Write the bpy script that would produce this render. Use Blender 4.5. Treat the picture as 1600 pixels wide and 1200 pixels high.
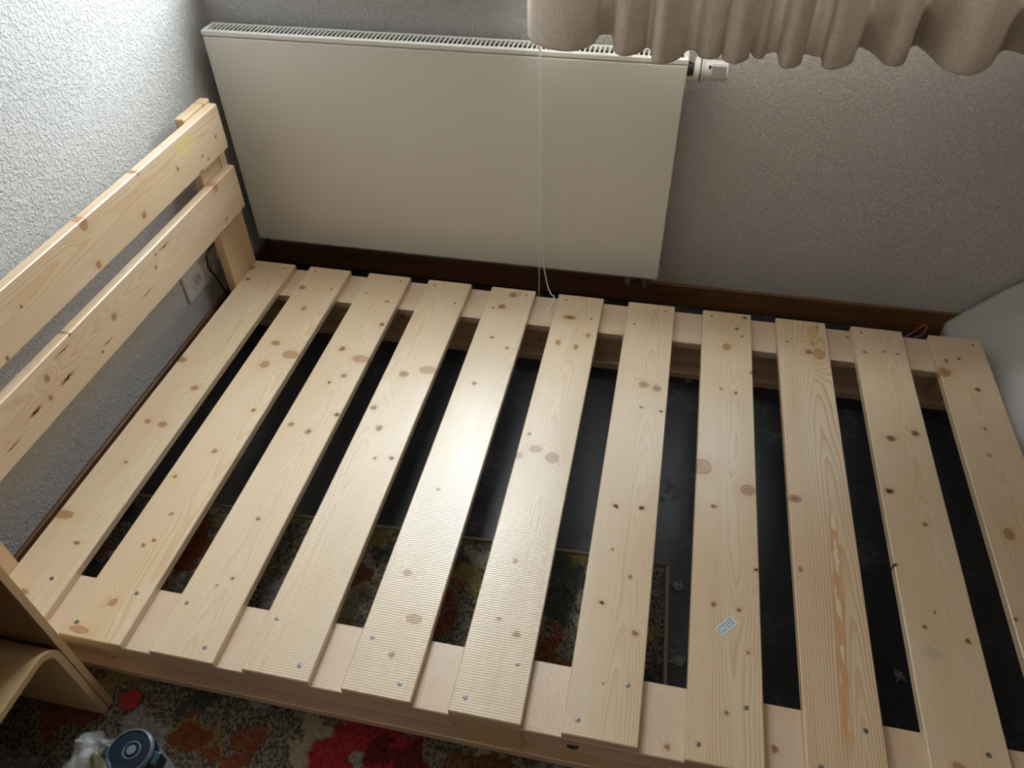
import bpy, bmesh, math, random
import numpy as np
from mathutils import Matrix, Vector
from mathutils import noise as mn

# ------------------------------------------------------------------ scene reset
for o in list(bpy.data.objects):
    bpy.data.objects.remove(o, do_unlink=True)
SC0 = bpy.context.scene
COL = SC0.collection
random.seed(7)
H = 0.15                      # height of the slat tops above the floor

# ------------------------------------------------------------------ camera
cam_d = bpy.data.cameras.new('camera')
cam_d.sensor_fit = 'HORIZONTAL'
cam_d.sensor_width = 36.0
cam_d.lens = 1193.8366 / 1600 * 36.0
cam_d.clip_start = 0.02
cam = bpy.data.objects.new('camera', cam_d)
COL.objects.link(cam)
RR = [(0.979238, 0.202154, -0.015056), (0.127954, -0.673998, -0.727567), (-0.157228, 0.710535, -0.685871)]
cam.matrix_world = Matrix((
    (RR[0][0], -RR[1][0], -RR[2][0], 1.130656),
    (RR[0][1], -RR[1][1], -RR[2][1], -1.751883),
    (RR[0][2], -RR[1][2], -RR[2][2], 1.311173 + H),
    (0, 0, 0, 1)))
SC0.camera = cam

# ------------------------------------------------------------------ world, light, exposure
world = bpy.data.worlds.new('sky')
SC0.world = world
world.use_nodes = True
wn = world.node_tree.nodes
bg = wn['Background']
bg.inputs['Color'].default_value = (0.88, 0.94, 1.0, 1)
bg.inputs['Strength'].default_value = 19.5
SC0.view_settings.view_transform = 'Standard'
SC0.view_settings.look = 'None'
SC0.view_settings.gamma = 1.0
SC0.view_settings.exposure = 0.15
SC0.view_settings.use_curve_mapping = False

# room numbers
WX, WY = -0.13, 0.217         # inner faces of the left wall and of the window wall
RX, RY = 3.3, -3.2            # far sides of the room behind the camera
CZ = 2.5
WIN = (-0.03, 2.0, 0.90, 2.25)  # window opening x0 x1 z0 z1
WALL_T = 0.36
pl_ = bpy.data.lights.new('window_daylight', 'AREA')
pl_.shape = 'RECTANGLE'
pl_.size = WIN[1] - WIN[0]
pl_.size_y = WIN[3] - WIN[2]
pl_.cycles.is_portal = True
po = bpy.data.objects.new('window_daylight', pl_)
COL.objects.link(po)
po.location = ((WIN[0] + WIN[1]) / 2, WY + WALL_T + 0.01, (WIN[2] + WIN[3]) / 2)
po.rotation_euler = (math.radians(-90), 0, 0)

# ------------------------------------------------------------------ object helpers
def link(name, me, mats, parent=None, mat=None):
    o = bpy.data.objects.new(name, me)
    COL.objects.link(o)
    if mats is not None and len(me.materials) == 0:
        for m in (mats if isinstance(mats, (list, tuple)) else [mats]):
            me.materials.append(m)
    if mat is not None:
        o.matrix_world = mat
    if parent is not None:
        o.parent = parent
        o.matrix_parent_inverse = WM[parent.name].inverted()
    WM[o.name] = (mat.copy() if mat is not None else Matrix())
    return o
WM = {}
def sub(name, me, mats, parent, mat=None):
    return link(name, me, mats, parent, mat)
def empty(name, loc, label=None, cat=None, group=None):
    o = bpy.data.objects.new(name, None)
    COL.objects.link(o)
    o.empty_display_size = 0.05
    o.location = loc
    WM[o.name] = Matrix.Translation(loc)
    tag(o, label, cat, group)
    return o
def tag(o, label=None, cat=None, group=None, kind=None):
    if label: o['label'] = label
    if cat: o['category'] = cat
    if group: o['group'] = group
    if kind: o['kind'] = kind
    return o
def mesh_of(bm, name='m', smooth=False):
    bmesh.ops.recalc_face_normals(bm, faces=bm.faces)
    me = bpy.data.meshes.new(name)
    bm.to_mesh(me); bm.free()
    if smooth:
        me.shade_smooth()
    return me
def box_bm(x0, x1, y0, y1, z0, z1, bev=0.0, bm=None, seg=1):
    own = bm is None
    b = bmesh.new()
    bmesh.ops.create_cube(b, size=1.0)
    for v in b.verts:
        v.co = Vector(((x0 + x1) / 2 + v.co.x * (x1 - x0), (y0 + y1) / 2 + v.co.y * (y1 - y0), (z0 + z1) / 2 + v.co.z * (z1 - z0)))
    if bev > 0:
        bmesh.ops.bevel(b, geom=b.edges[:], offset=bev, segments=seg, affect='EDGES', profile=0.5)
    if own:
        return b
    tmp = bpy.data.meshes.new('t'); b.to_mesh(tmp); b.free()
    bm.from_mesh(tmp); bpy.data.meshes.remove(tmp)
    return bm
def box(name, x0, x1, y0, y1, z0, z1, mat, parent=None, bev=0.0, seg=1):
    return link(name, mesh_of(box_bm(x0, x1, y0, y1, z0, z1, bev, seg=seg), name), mat, parent)
def lathe_bm(prof, n=32, bm=None, axis='Z', org=(0, 0, 0), mi=0, closed=False):
    bm = bm or bmesh.new()
    rings = []
    for r, h in prof:
        ring = []
        for i in range(n):
            a = 2 * math.pi * i / n
            c, s = r * math.cos(a), r * math.sin(a)
            if axis == 'Z': p = (c, s, h)
            elif axis == 'X': p = (h, c, s)
            else: p = (s, h, c)
            ring.append(bm.verts.new(Vector(p) + Vector(org)))
        rings.append(ring)
    for a, b in zip(rings, rings[1:] + ([rings[0]] if closed else [])):
        for i in range(n):
            f = bm.faces.new((a[i], a[(i + 1) % n], b[(i + 1) % n], b[i])); f.material_index = mi
    for rg in (() if closed else (rings[0], rings[-1])):
        f = bm.faces.new(rg); f.material_index = mi
    return bm
def tube_bm(pts, r, n=8, bm=None, mi=0):
    bm = bm or bmesh.new()
    pts = [Vector(p) for p in pts]
    up = Vector((0.31, 0.52, 0.8)).normalized()
    rings = []
    for i, p in enumerate(pts):
        d = (pts[min(i + 1, len(pts) - 1)] - pts[max(i - 1, 0)]).normalized()
        u = d.cross(up).normalized(); v = d.cross(u)
        rr = r[i] if isinstance(r, (list, tuple)) else r
        rings.append([bm.verts.new(p + rr * (math.cos(2 * math.pi * k / n) * u + math.sin(2 * math.pi * k / n) * v)) for k in range(n)])
    for a, b in zip(rings, rings[1:]):
        for i in range(n):
            f = bm.faces.new((a[i], a[(i + 1) % n], b[(i + 1) % n], b[i])); f.material_index = mi; f.smooth = True
    bm.faces.new(rings[0]).material_index = mi
    bm.faces.new(rings[-1]).material_index = mi
    return bm
def spline(pts, k=8):
    P = [Vector(p) for p in pts]
    P = [2 * P[0] - P[1]] + P + [2 * P[-1] - P[-2]]
    out = []
    for i in range(1, len(P) - 2):
        for j in range(k):
            t = j / k
            a, b, c, d = P[i - 1], P[i], P[i + 1], P[i + 2]
            out.append(0.5 * ((2 * b) + (c - a) * t + (2 * a - 5 * b + 4 * c - d) * t * t + (3 * b - a - 3 * c + d) * t ** 3))
    out.append(P[-2])
    return out

# ------------------------------------------------------------------ material helpers
class NT:
    def __init__(s, tree): s.t = tree
    def n(s, typ, **kw):
        nd = s.t.nodes.new(typ)
        for k, v in kw.items(): setattr(nd, k, v)
        return nd
    def l(s, a, b): s.t.links.new(a, b)
    def put(s, sock, v):
        if hasattr(v, 'is_output'): s.l(v, sock)
        else: sock.default_value = v
    def math(s, op, a, b=0.0, c=None, clamp=False):
        nd = s.n('ShaderNodeMath', operation=op, use_clamp=clamp)
        s.put(nd.inputs[0], a); s.put(nd.inputs[1], b)
        if c is not None: s.put(nd.inputs[2], c)
        return nd.outputs[0]
    def vm(s, op, a, b=(0, 0, 0)):
        nd = s.n('ShaderNodeVectorMath', operation=op)
        s.put(nd.inputs[0], a); s.put(nd.inputs[1], b)
        return nd.outputs['Value'] if op in ('LENGTH', 'DISTANCE', 'DOT_PRODUCT') else nd.outputs[0]
    def ss(s, v, a, b, lo=0.0, hi=1.0):
        nd = s.n('ShaderNodeMapRange', interpolation_type='SMOOTHSTEP')
        s.put(nd.inputs['Value'], v)
        nd.inputs['From Min'].default_value = a; nd.inputs['From Max'].default_value = b
        s.put(nd.inputs['To Min'], lo); s.put(nd.inputs['To Max'], hi)
        return nd.outputs[0]
    def noise(s, vec, scale, detail=2.0, rough=0.5, dist=0.0):
        nd = s.n('ShaderNodeTexNoise')
        s.l(vec, nd.inputs['Vector'])
        nd.inputs['Scale'].default_value = scale
        nd.inputs['Detail'].default_value = detail
        nd.inputs['Roughness'].default_value = rough
        nd.inputs['Distortion'].default_value = dist
        return nd.outputs[0]
    def mix(s, f, a, b, mode='MIX'):
        nd = s.n('ShaderNodeMix', data_type='RGBA', blend_type=mode)
        s.put(nd.inputs[0], f)
        s.put(nd.inputs[6], a if hasattr(a, 'is_output') else (*a, 1) if len(a) == 3 else a)
        s.put(nd.inputs[7], b if hasattr(b, 'is_output') else (*b, 1) if len(b) == 3 else b)
        return nd.outputs[2]
    def bump(s, h, dist, strength=1.0, normal=None):
        nd = s.n('ShaderNodeBump')
        s.l(h, nd.inputs['Height'])
        nd.inputs['Distance'].default_value = dist
        nd.inputs['Strength'].default_value = strength
        if normal is not None: s.l(normal, nd.inputs['Normal'])
        return nd.outputs[0]
def new_mat(name, color=(0.8, 0.8, 0.8), rough=0.5, metal=0.0, **kw):
    m = bpy.data.materials.new(name)
    m.use_nodes = True
    T = NT(m.node_tree)
    b = m.node_tree.nodes['Principled BSDF']
    b.inputs['Base Color'].default_value = (*color, 1)
    b.inputs['Roughness'].default_value = rough
    b.inputs['Metallic'].default_value = metal
    for k, v in kw.items(): b.inputs[k].default_value = v
    return m, T, b
def objco(T):
    return T.n('ShaderNodeTexCoord').outputs['Object']
def mottled(name, color, rough=0.5, var=0.06, scale=20, bump=0.0, bscale=200, metal=0.0, **kw):
    m, T, b = new_mat(name, color, rough, metal, **kw)
    co = objco(T)
    nz = T.noise(co, scale, 3)
    lo = tuple(c * (1 - var) for c in color); hi = tuple(min(1, c * (1 + var)) for c in color)
    T.l(T.mix(nz, lo, hi), b.inputs['Base Color'])
    if bump: T.l(T.bump(T.noise(co, bscale, 2), bump), b.inputs['Normal'])
    return m

# node group: one knot in a board
def knot_group():
    g = bpy.data.node_groups.new('knot', 'ShaderNodeTree')
    I = g.interface
    for nm, ty in (('P', 'NodeSocketVector'), ('C', 'NodeSocketVector'), ('InvR', 'NodeSocketVector'), ('Dark', 'NodeSocketFloat'), ('Amp', 'NodeSocketFloat'),
                   ('ring', 'NodeSocketFloat'), ('dmin', 'NodeSocketFloat'), ('dark', 'NodeSocketFloat')):
        I.new_socket(nm, in_out='INPUT', socket_type=ty)
    for nm in ('ring', 'dmin', 'dark'):
        I.new_socket(nm, in_out='OUTPUT', socket_type='NodeSocketFloat')
    T = NT(g)
    gi = T.n('NodeGroupInput'); go = T.n('NodeGroupOutput')
    q = T.vm('MULTIPLY', T.vm('SUBTRACT', gi.outputs['P'], gi.outputs['C']), gi.outputs['InvR'])
    d = T.vm('LENGTH', q)
    # the grain is pushed aside along a stretched bump
    rb = T.ss(T.vm('LENGTH', T.vm('MULTIPLY', q, (0.55, 0.24, 0))), 0.0, 1.5, 1.0, 0.0)
    T.l(T.math('MULTIPLY_ADD', rb, gi.outputs['Amp'], gi.outputs['ring']), go.inputs['ring'])
    T.l(T.math('MINIMUM', d, gi.outputs['dmin']), go.inputs['dmin'])
    T.l(T.math('MAXIMUM', T.math('MULTIPLY', T.ss(d, 0.30, 1.02, 1.0, 0.0), gi.outputs['Dark']), gi.outputs['dark']), go.inputs['dark'])
    return g
KG = knot_group()

def wood(name, seed, knots=(), contrast=0.5, pith=(0.01, 0.05, 0.02), spacing=0.0045, light=(0.69, 0.55, 0.385), late=(0.52, 0.29, 0.115),
         saw=0.5, rough=0.31, patches=(), streak=False):
    """board: local X across, Y along the fibre, Z thickness; rings are distances from a pith line under the face"""
    m, T, b = new_mat(name, light, rough, **{'Specular IOR Level': 0.95, 'Coat Weight': 0.30, 'Coat Roughness': 0.42})
    co = objco(T)
    rs = random.Random(seed)
    off = (rs.uniform(-9, 9), rs.uniform(-9, 9), rs.uniform(-9, 9))
    sep = T.n('ShaderNodeSeparateXYZ'); T.l(co, sep.inputs[0])
    x, y, z = sep.outputs
    P2 = T.vm('MULTIPLY', co, (1, 1, 0))
    s1 = T.vm('ADD', T.vm('MULTIPLY', co, (7, 1.6, 7)), off)
    wob = T.math('SUBTRACT', T.noise(s1, 1.0, 2), 0.5)
    s1b = T.vm('ADD', T.vm('MULTIPLY', co, (30, 6, 30)), off)
    wob2 = T.math('SUBTRACT', T.noise(s1b, 1.0, 1), 0.5)
    xc, hd, tilt = pith
    dx = T.math('SUBTRACT', x, xc)
    hh = T.math('ADD', T.math('MULTIPLY_ADD', y, tilt, hd), T.math('MULTIPLY', wob, 0.05))
    hh = T.math('SUBTRACT', hh, z)
    r = T.math('SQRT', T.math('ADD', T.math('MULTIPLY', dx, dx), T.math('MULTIPLY', hh, hh)))
    ring = T.math('MULTIPLY_ADD', r, 1.0 / spacing, T.math('MULTIPLY', wob2, 1.6))
    dmin, dark = 9.0, 0.0
    # knots outlines get a little irregular
    wv = T.n('ShaderNodeTexNoise'); T.l(co, wv.inputs['Vector']); wv.inputs['Scale'].default_value = 95; wv.inputs['Detail'].default_value = 3
    Pk = T.vm('ADD', P2, T.vm('MULTIPLY', T.vm('SUBTRACT', wv.outputs['Color'], (0.5, 0.5, 0.5)), (0.009, 0.009, 0)))
    for (kx, ky, rx, ry, dk) in knots:
        g = T.n('ShaderNodeGroup'); g.node_tree = KG
        T.l(Pk, g.inputs['P'])
        g.inputs['C'].default_value = (kx, ky, 0)
        g.inputs['InvR'].default_value = (1 / rx, 1 / ry, 0)
        g.inputs['Dark'].default_value = dk
        g.inputs['Amp'].default_value = min(5.0, 1.6 + 160 * min(rx, ry))
        for nm, v in (('ring', ring), ('dmin', dmin), ('dark', dark)):
            T.put(g.inputs[nm], v)
        ring, dmin, dark = g.outputs
    t = T.math('FRACT', ring)
    lw = T.math('MULTIPLY', T.ss(t, 0.25, 0.9), T.ss(t, 0.9, 1.0, 1.0, 0.0))
    # rings are not all the same strength
    amp = T.ss(T.noise(T.vm('ADD', T.vm('MULTIPLY', co, (45, 1.2, 45)), off), 1.0, 2), 0.25, 0.75, 0.35, 1.0)
    lw = T.math('MULTIPLY', lw, amp)
    contrast = min(1.0, contrast * 1.45)
    fib = T.noise(T.vm('ADD', T.vm('MULTIPLY', co, (700, 14, 700)), off), 1.0, 2)
    big = T.noise(T.vm('ADD', T.vm('MULTIPLY', co, (9, 2.2, 9)), off), 1.0, 2)
    l2 = tuple(c * k for c, k in zip(light, (0.93, 0.88, 0.80)))
    col = T.mix(T.ss(big, 0.3, 0.75), light, l2)
    col = T.mix(T.math('MULTIPLY', lw, contrast), col, late)
    col = T.mix(T.math('MULTIPLY', T.ss(fib, 0.35, 0.8), 0.12), col, (0.45, 0.28, 0.14))
    for (px, py, rx, ry, pc, st) in patches:       # resin or crayon patches lying in the board
        d = T.vm('LENGTH', T.vm('MULTIPLY', T.vm('SUBTRACT', T.vm('ADD', Pk, T.vm('MULTIPLY', T.vm('SUBTRACT', wv.outputs['Color'], (.5, .5, .5)), (0.006, 0.01, 0))), (px, py, 0)), (1 / rx, 1 / ry, 0)))
        pm = T.math('MULTIPLY', T.ss(d, 0.75, 1.1, 1.0, 0.0), T.ss(fib, 0.2, 0.6, st * 0.6, st))
        col = T.mix(pm, col, pc)
    if streak:
        ny = T.n('ShaderNodeCombineXYZ'); T.l(y, ny.inputs[0])
        w1 = T.math('SUBTRACT', T.noise(ny.outputs[0], 14, 2), 0.5)
        w2 = T.noise(ny.outputs[0], 9, 2)
        cx = T.math('ADD', T.math('MULTIPLY_ADD', y, 0.042, 0.026), T.math('MULTIPLY', w1, 0.014))
        dd = T.math('ABSOLUTE', T.math('SUBTRACT', x, cx))
        wd = T.math('MULTIPLY_ADD', w2, 0.016, 0.001)
        e = T.math('DIVIDE', dd, wd)
        rng = T.math('MULTIPLY', T.ss(y, -0.57, -0.50), T.ss(y, -0.065, -0.04, 1.0, 0.0))
        sm = T.math('MULTIPLY', T.ss(e, 0.8, 1.05, 1.0, 0.0), rng)
        col = T.mix(T.math('MULTIPLY', sm, 0.8), col, (0.56, 0.29, 0.11))
        isl = T.noise(T.vm('MULTIPLY', co, (60, 16, 1)), 1.0, 1)
        col = T.mix(T.math('MULTIPLY', T.math('MULTIPLY', T.ss(isl, 0.5, 0.6), T.ss(e, 0.35, 0.75, 1.0, 0.0)), rng), col, (0.74, 0.60, 0.42))
    if len(knots):
        halo = T.ss(dmin, 0.8, 3.0, 1.0, 0.0)
        mask = T.ss(dmin, 0.70, 1.15, 1.0, 0.0)
        rim = T.math('MULTIPLY', T.ss(dmin, 0.62, 0.92), T.ss(dmin, 0.92, 1.15, 1.0, 0.0))
        krg = T.ss(T.math('FRACT', T.math('MULTIPLY_ADD', dmin, 2.6, T.math('MULTIPLY', wv.outputs[0], 1.2))), 0.2, 0.9)
        col = T.mix(T.math('MULTIPLY', halo, 0.32), col, (0.58, 0.34, 0.16))
        kc = T.mix(krg, (0.50, 0.255, 0.10), (0.36, 0.155, 0.058))
        col = T.mix(T.math('MULTIPLY', mask, 0.80), col, kc)
        col = T.mix(T.math('MULTIPLY', rim, 0.45), col, (0.16, 0.07, 0.03))
        col = T.mix(dark, col, (0.022, 0.012, 0.007))
        T.l(T.math('MULTIPLY_ADD', dark, -0.93, 0.95), b.inputs['Specular IOR Level'])
    T.l(col, b.inputs['Base Color'])
    # relief: fine saw marks run across the fibre
    sawn = T.n('ShaderNodeTexWave', wave_type='BANDS', bands_direction='Y', wave_profile='SIN')
    T.l(co, sawn.inputs['Vector'])
    sawn.inputs['Scale'].default_value = 62.0
    sawn.inputs['Distortion'].default_value = 1.2
    sawn.inputs['Detail'].default_value = 1.0
    fib2 = T.noise(T.vm('ADD', T.vm('MULTIPLY', co, (420, 9, 420)), off), 1.0, 1)
    T.l(T.bump(T.math('MULTIPLY_ADD', sawn.outputs['Fac'], saw, fib2), 0.00028), b.inputs['Normal'])
    T.l(T.ss(big, 0.2, 0.8, rough - 0.04, rough + 0.07), b.inputs['Roughness'])
    return m

# ------------------------------------------------------------------ materials
def wall_mat(name, color):
    m, T, b = new_mat(name, color, 0.85)
    co = objco(T)
    v1 = T.noise(co, 150, 2, 0.55, 0.6)
    v2 = T.noise(co, 60, 2, 0.5, 0.3)
    h = T.math('ADD', T.ss(v1, 0.42, 0.68), T.math('MULTIPLY', v2, 0.8))
    T.l(T.bump(h, 0.0017), b.inputs['Normal'])
    T.l(T.mix(T.noise(co, 3, 3), tuple(c * .96 for c in color), color), b.inputs['Base Color'])
    return m
M_wall = wall_mat('woodchip_wallpaper', (0.57, 0.555, 0.54))
M_room = mottled('room_paint', (0.76, 0.61, 0.48), 0.9, 0.05, 3)
M_ceil = mottled('ceiling_paint', (0.78, 0.70, 0.61), 0.9, 0.03, 3)
def floor_mat():
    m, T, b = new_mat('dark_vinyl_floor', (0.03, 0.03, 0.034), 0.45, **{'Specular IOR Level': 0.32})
    co = objco(T)
    n1 = T.noise(co, 7, 6, 0.62)
    n2 = T.noise(co, 55, 3, 0.6)
    dust = T.math('MULTIPLY', T.ss(n1, 0.50, 0.68), T.ss(n2, 0.40, 0.62))
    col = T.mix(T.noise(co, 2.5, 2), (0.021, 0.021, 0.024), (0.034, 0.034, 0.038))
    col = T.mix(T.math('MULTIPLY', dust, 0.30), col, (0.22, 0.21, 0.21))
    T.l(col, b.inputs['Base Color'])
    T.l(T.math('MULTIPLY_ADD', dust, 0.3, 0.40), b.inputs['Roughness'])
    return m
M_floor = floor_mat()
def dark_wood(name, c0, c1, axis):
    m, T, b = new_mat(name, c0, 0.42)
    co = objco(T)
    sc = (3, 60, 60) if axis == 'X' else (60, 3, 60)
    n = T.noise(T.vm('MULTIPLY', co, sc), 1.0, 4, 0.6)
    T.l(T.mix(T.ss(n, 0.3, 0.7), c0, c1), b.inputs['Base Color'])
    T.l(T.bump(n, 0.0004), b.inputs['Normal'])
    return m
M_base_x = dark_wood('dark_oak_skirting_back', (0.13, 0.055, 0.021), (0.21, 0.095, 0.036), 'X')
M_base_y = dark_wood('dark_oak_skirting_left', (0.11, 0.046, 0.018), (0.18, 0.080, 0.030), 'Y')
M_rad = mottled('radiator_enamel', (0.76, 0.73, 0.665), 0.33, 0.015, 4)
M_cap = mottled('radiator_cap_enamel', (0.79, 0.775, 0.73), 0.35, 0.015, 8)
M_dark = mottled('cavity_shade_dark_metal', (0.02, 0.02, 0.02), 0.6)  # near-black: painted shade inside the radiator, also the dark bleed plug
M_white_pl = mottled('white_plastic', (0.62, 0.60, 0.57), 0.38, 0.02, 10)
M_black_pl = mottled('black_plastic', (0.012, 0.012, 0.012), 0.45)
M_grey_pl = mottled('grey_plastic', (0.42, 0.41, 0.42), 0.4)
M_chrome = mottled('nickel_metal', (0.72, 0.69, 0.65), 0.30, 0.05, 30, metal=1.0)
M_screw = mottled('zinc_screw', (0.36, 0.36, 0.37), 0.35, 0.08, 300, metal=0.9)
M_bronze = mottled('dull_bronze_screw', (0.10, 0.075, 0.05), 0.6, 0.1, 300)
M_recess = mottled('recess_shade', (0.03, 0.028, 0.025), 0.6)  # near-black paints the shade inside screw recesses, bolt hole and pin holes
M_cord = mottled('white_cord', (0.88, 0.87, 0.84), 0.8, 0.05, 300)
M_paper = mottled('sticker_paper', (0.68, 0.72, 0.78), 0.5, 0.02, 60)
M_ink = mottled('sticker_ink', (0.06, 0.07, 0.09), 0.6)
M_red = mottled('red_felt', (0.24, 0.006, 0.008), 0.7, 0.1, 60)
M_wire = mottled('copper_red_wire', (0.35, 0.10, 0.05), 0.5)
M_fluff = mottled('grey_dust', (0.30, 0.29, 0.29), 0.95, 0.2, 200)
M_frame = mottled('window_white', (0.75, 0.75, 0.74), 0.4)
def curtain_mat():
    m, T, b = new_mat('taupe_curtain_cloth', (0.40, 0.335, 0.275), 0.9)
    co = objco(T)
    wa = T.noise(T.vm('MULTIPLY', co, (500, 500, 40)), 1.0, 2)
    wb = T.noise(T.vm('MULTIPLY', co, (40, 40, 700)), 1.0, 2)
    w = T.math('MULTIPLY', T.math('ADD', wa, wb), 0.5)
    col = T.mix(T.ss(w, 0.35, 0.65), (0.50, 0.43, 0.37), (0.63, 0.56, 0.49))
    T.l(col, b.inputs['Base Color'])
    T.l(T.bump(w, 0.0005), b.inputs['Normal'])
    tr = T.n('ShaderNodeBsdfTranslucent'); T.l(col, tr.inputs['Color'])
    mx = T.n('ShaderNodeMixShader'); mx.inputs[0].default_value = 0.27
    T.l(b.outputs[0], mx.inputs[1]); T.l(tr.outputs[0], mx.inputs[2])
    T.l(mx.outputs[0], m.node_tree.nodes['Material Output'].inputs['Surface'])
    return m
M_curt = curtain_mat()
def glass_pane_mat():
    m = bpy.data.materials.new('window_glass'); m.use_nodes = True
    T = NT(m.node_tree); m.node_tree.nodes.remove(m.node_tree.nodes['Principled BSDF'])
    tr = T.n('ShaderNodeBsdfTransparent'); tr.inputs[0].default_value = (0.96, 0.98, 0.97, 1)
    gl = T.n('ShaderNodeBsdfGlossy'); gl.inputs['Roughness'].default_value = 0.02
    mx = T.n('ShaderNodeMixShader'); mx.inputs[0].default_value = 0.06
    T.l(tr.outputs[0], mx.inputs[1]); T.l(gl.outputs[0], mx.inputs[2])
    T.l(mx.outputs[0], m.node_tree.nodes['Material Output'].inputs['Surface'])
    return m
M_glass = glass_pane_mat()
def sheer(name, color, alpha, rough):
    m = bpy.data.materials.new(name); m.use_nodes = True
    T = NT(m.node_tree); b = m.node_tree.nodes['Principled BSDF']
    b.inputs['Base Color'].default_value = (*color, 1); b.inputs['Roughness'].default_value = rough
    co = objco(T)
    T.l(T.ss(T.noise(co, 60, 3), 0.3, 0.7, alpha - 0.1, alpha + 0.1), b.inputs['Alpha'])
    return m
M_film = sheer('clear_plastic_film', (0.80, 0.82, 0.84), 0.32, 0.2)
M_olive = mottled('olive_print', (0.10, 0.10, 0.045), 0.4, 0.2, 60)
M_lid = mottled('dark_blue_lid', (0.008, 0.016, 0.032), 0.28, 0.1, 40, **{'Specular IOR Level': 0.22})
M_lidring = mottled('smoky_lid_ring', (0.12, 0.14, 0.18), 0.25, 0.1, 40)
M_teal = mottled('dark_teal_latch', (0.008, 0.035, 0.045), 0.3, 0.1, 40)
M_body = sheer('smoky_bottle_wall', (0.30, 0.31, 0.33), 0.6, 0.15)
def cloth_mat():
    m, T, b = new_mat('white_bed_linen', (0.46, 0.44, 0.42), 0.9)
    co = objco(T)
    n = T.noise(T.vm('MULTIPLY', co, (5, 9, 7)), 1.0, 4, 0.5, 0.8)
    T.l(T.bump(n, 0.02, 0.7), b.inputs['Normal'])
    return m
M_linen = cloth_mat()
def ply_mat():
    m, T, b = new_mat('birch_plywood', (0.50, 0.34, 0.18), 0.4)
    co = objco(T)
    n = T.noise(T.vm('MULTIPLY', co, (4, 70, 70)), 1.0, 3)
    T.l(T.mix(n, (0.44, 0.28, 0.14), (0.58, 0.41, 0.23)), b.inputs['Base Color'])
    return m
M_ply = ply_mat()
M_plyline = mottled('plywood_glue_line', (0.20, 0.11, 0.05), 0.6)

# ------------------------------------------------------------------ room shell
def struct(o): return tag(o, kind='structure')
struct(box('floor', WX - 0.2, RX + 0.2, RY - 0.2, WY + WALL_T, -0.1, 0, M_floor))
struct(box('ceiling', WX - 0.2, RX + 0.2, RY - 0.2, WY + WALL_T, CZ, CZ + 0.1, M_ceil))
struct(box('wall_left', WX - 0.2, WX, RY - 0.2, WY + WALL_T, 0, CZ, M_wall))
struct(box('wall_right', RX, RX + 0.2, RY - 0.2, WY + WALL_T, 0, CZ, M_room))
struct(box('wall_front', WX, RX, RY - 0.2, RY, 0, CZ, M_room))
def wall_back():
    bm = bmesh.new()
    x0, x1, z0, z1 = WIN
    y0, y1 = WY, WY + WALL_T
    box_bm(WX, x0, y0, y1, 0, CZ, bm=bm); box_bm(x1, RX, y0, y1, 0, CZ, bm=bm)
    box_bm(x0, x1, y0, y1, 0, z0, bm=bm); box_bm(x0, x1, y0, y1, z1, CZ, bm=bm)
    return struct(link('wall_back', mesh_of(bm), M_wall))
wall_back()
BY = 0.205
struct(link('baseboard_back', mesh_of(box_bm(WX + 0.012, RX, BY, WY, 0, 0.077, 0.003)), M_base_x))
struct(link('baseboard_left', mesh_of(box_bm(WX, WX + 0.012, RY, WY, 0, 0.085, 0.003)), M_base_y))
# window: frame, two sashes, panes
def window():
    x0, x1, z0, z1 = WIN
    yc = WY + 0.24
    root = empty('window_1', (x0, yc, z0)); tag(root, kind='structure')
    def frame(nm, a, b, c, d, w, dep, par):
        bm = bmesh.new()
        for q in ((a, a + w, c, d), (b - w, b, c, d), (a + w, b - w, c, c + w), (a + w, b - w, d - w, d)):
            box_bm(q[0], q[1], yc - dep, yc + dep, q[2], q[3], bm=bm)
        return sub(nm, mesh_of(bm), M_frame, par)
    frame('window_frame', x0, x1, z0, z1, 0.05, 0.03, root)
    sub('sill_light_blocker', mesh_of(box_bm(x0 + .001, x1 - .001, WY - 0.05, yc - 0.031, z0 + .0005, z0 + 0.021, .003)), M_frame, root)  # unseen sill board, added to cut light falling behind the curtain
    xm = (x0 + x1) / 2
    for a, b in ((x0 + 0.05, xm), (xm, x1 - 0.05)):
        s = frame('sash', a, b, z0 + 0.05, z1 - 0.05, 0.055, 0.025, root)
        sub('pane', mesh_of(box_bm(a + 0.055, b - 0.055, yc - 0.004, yc + 0.004, z0 + 0.105, z1 - 0.105)), M_glass, s)
window()

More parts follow.
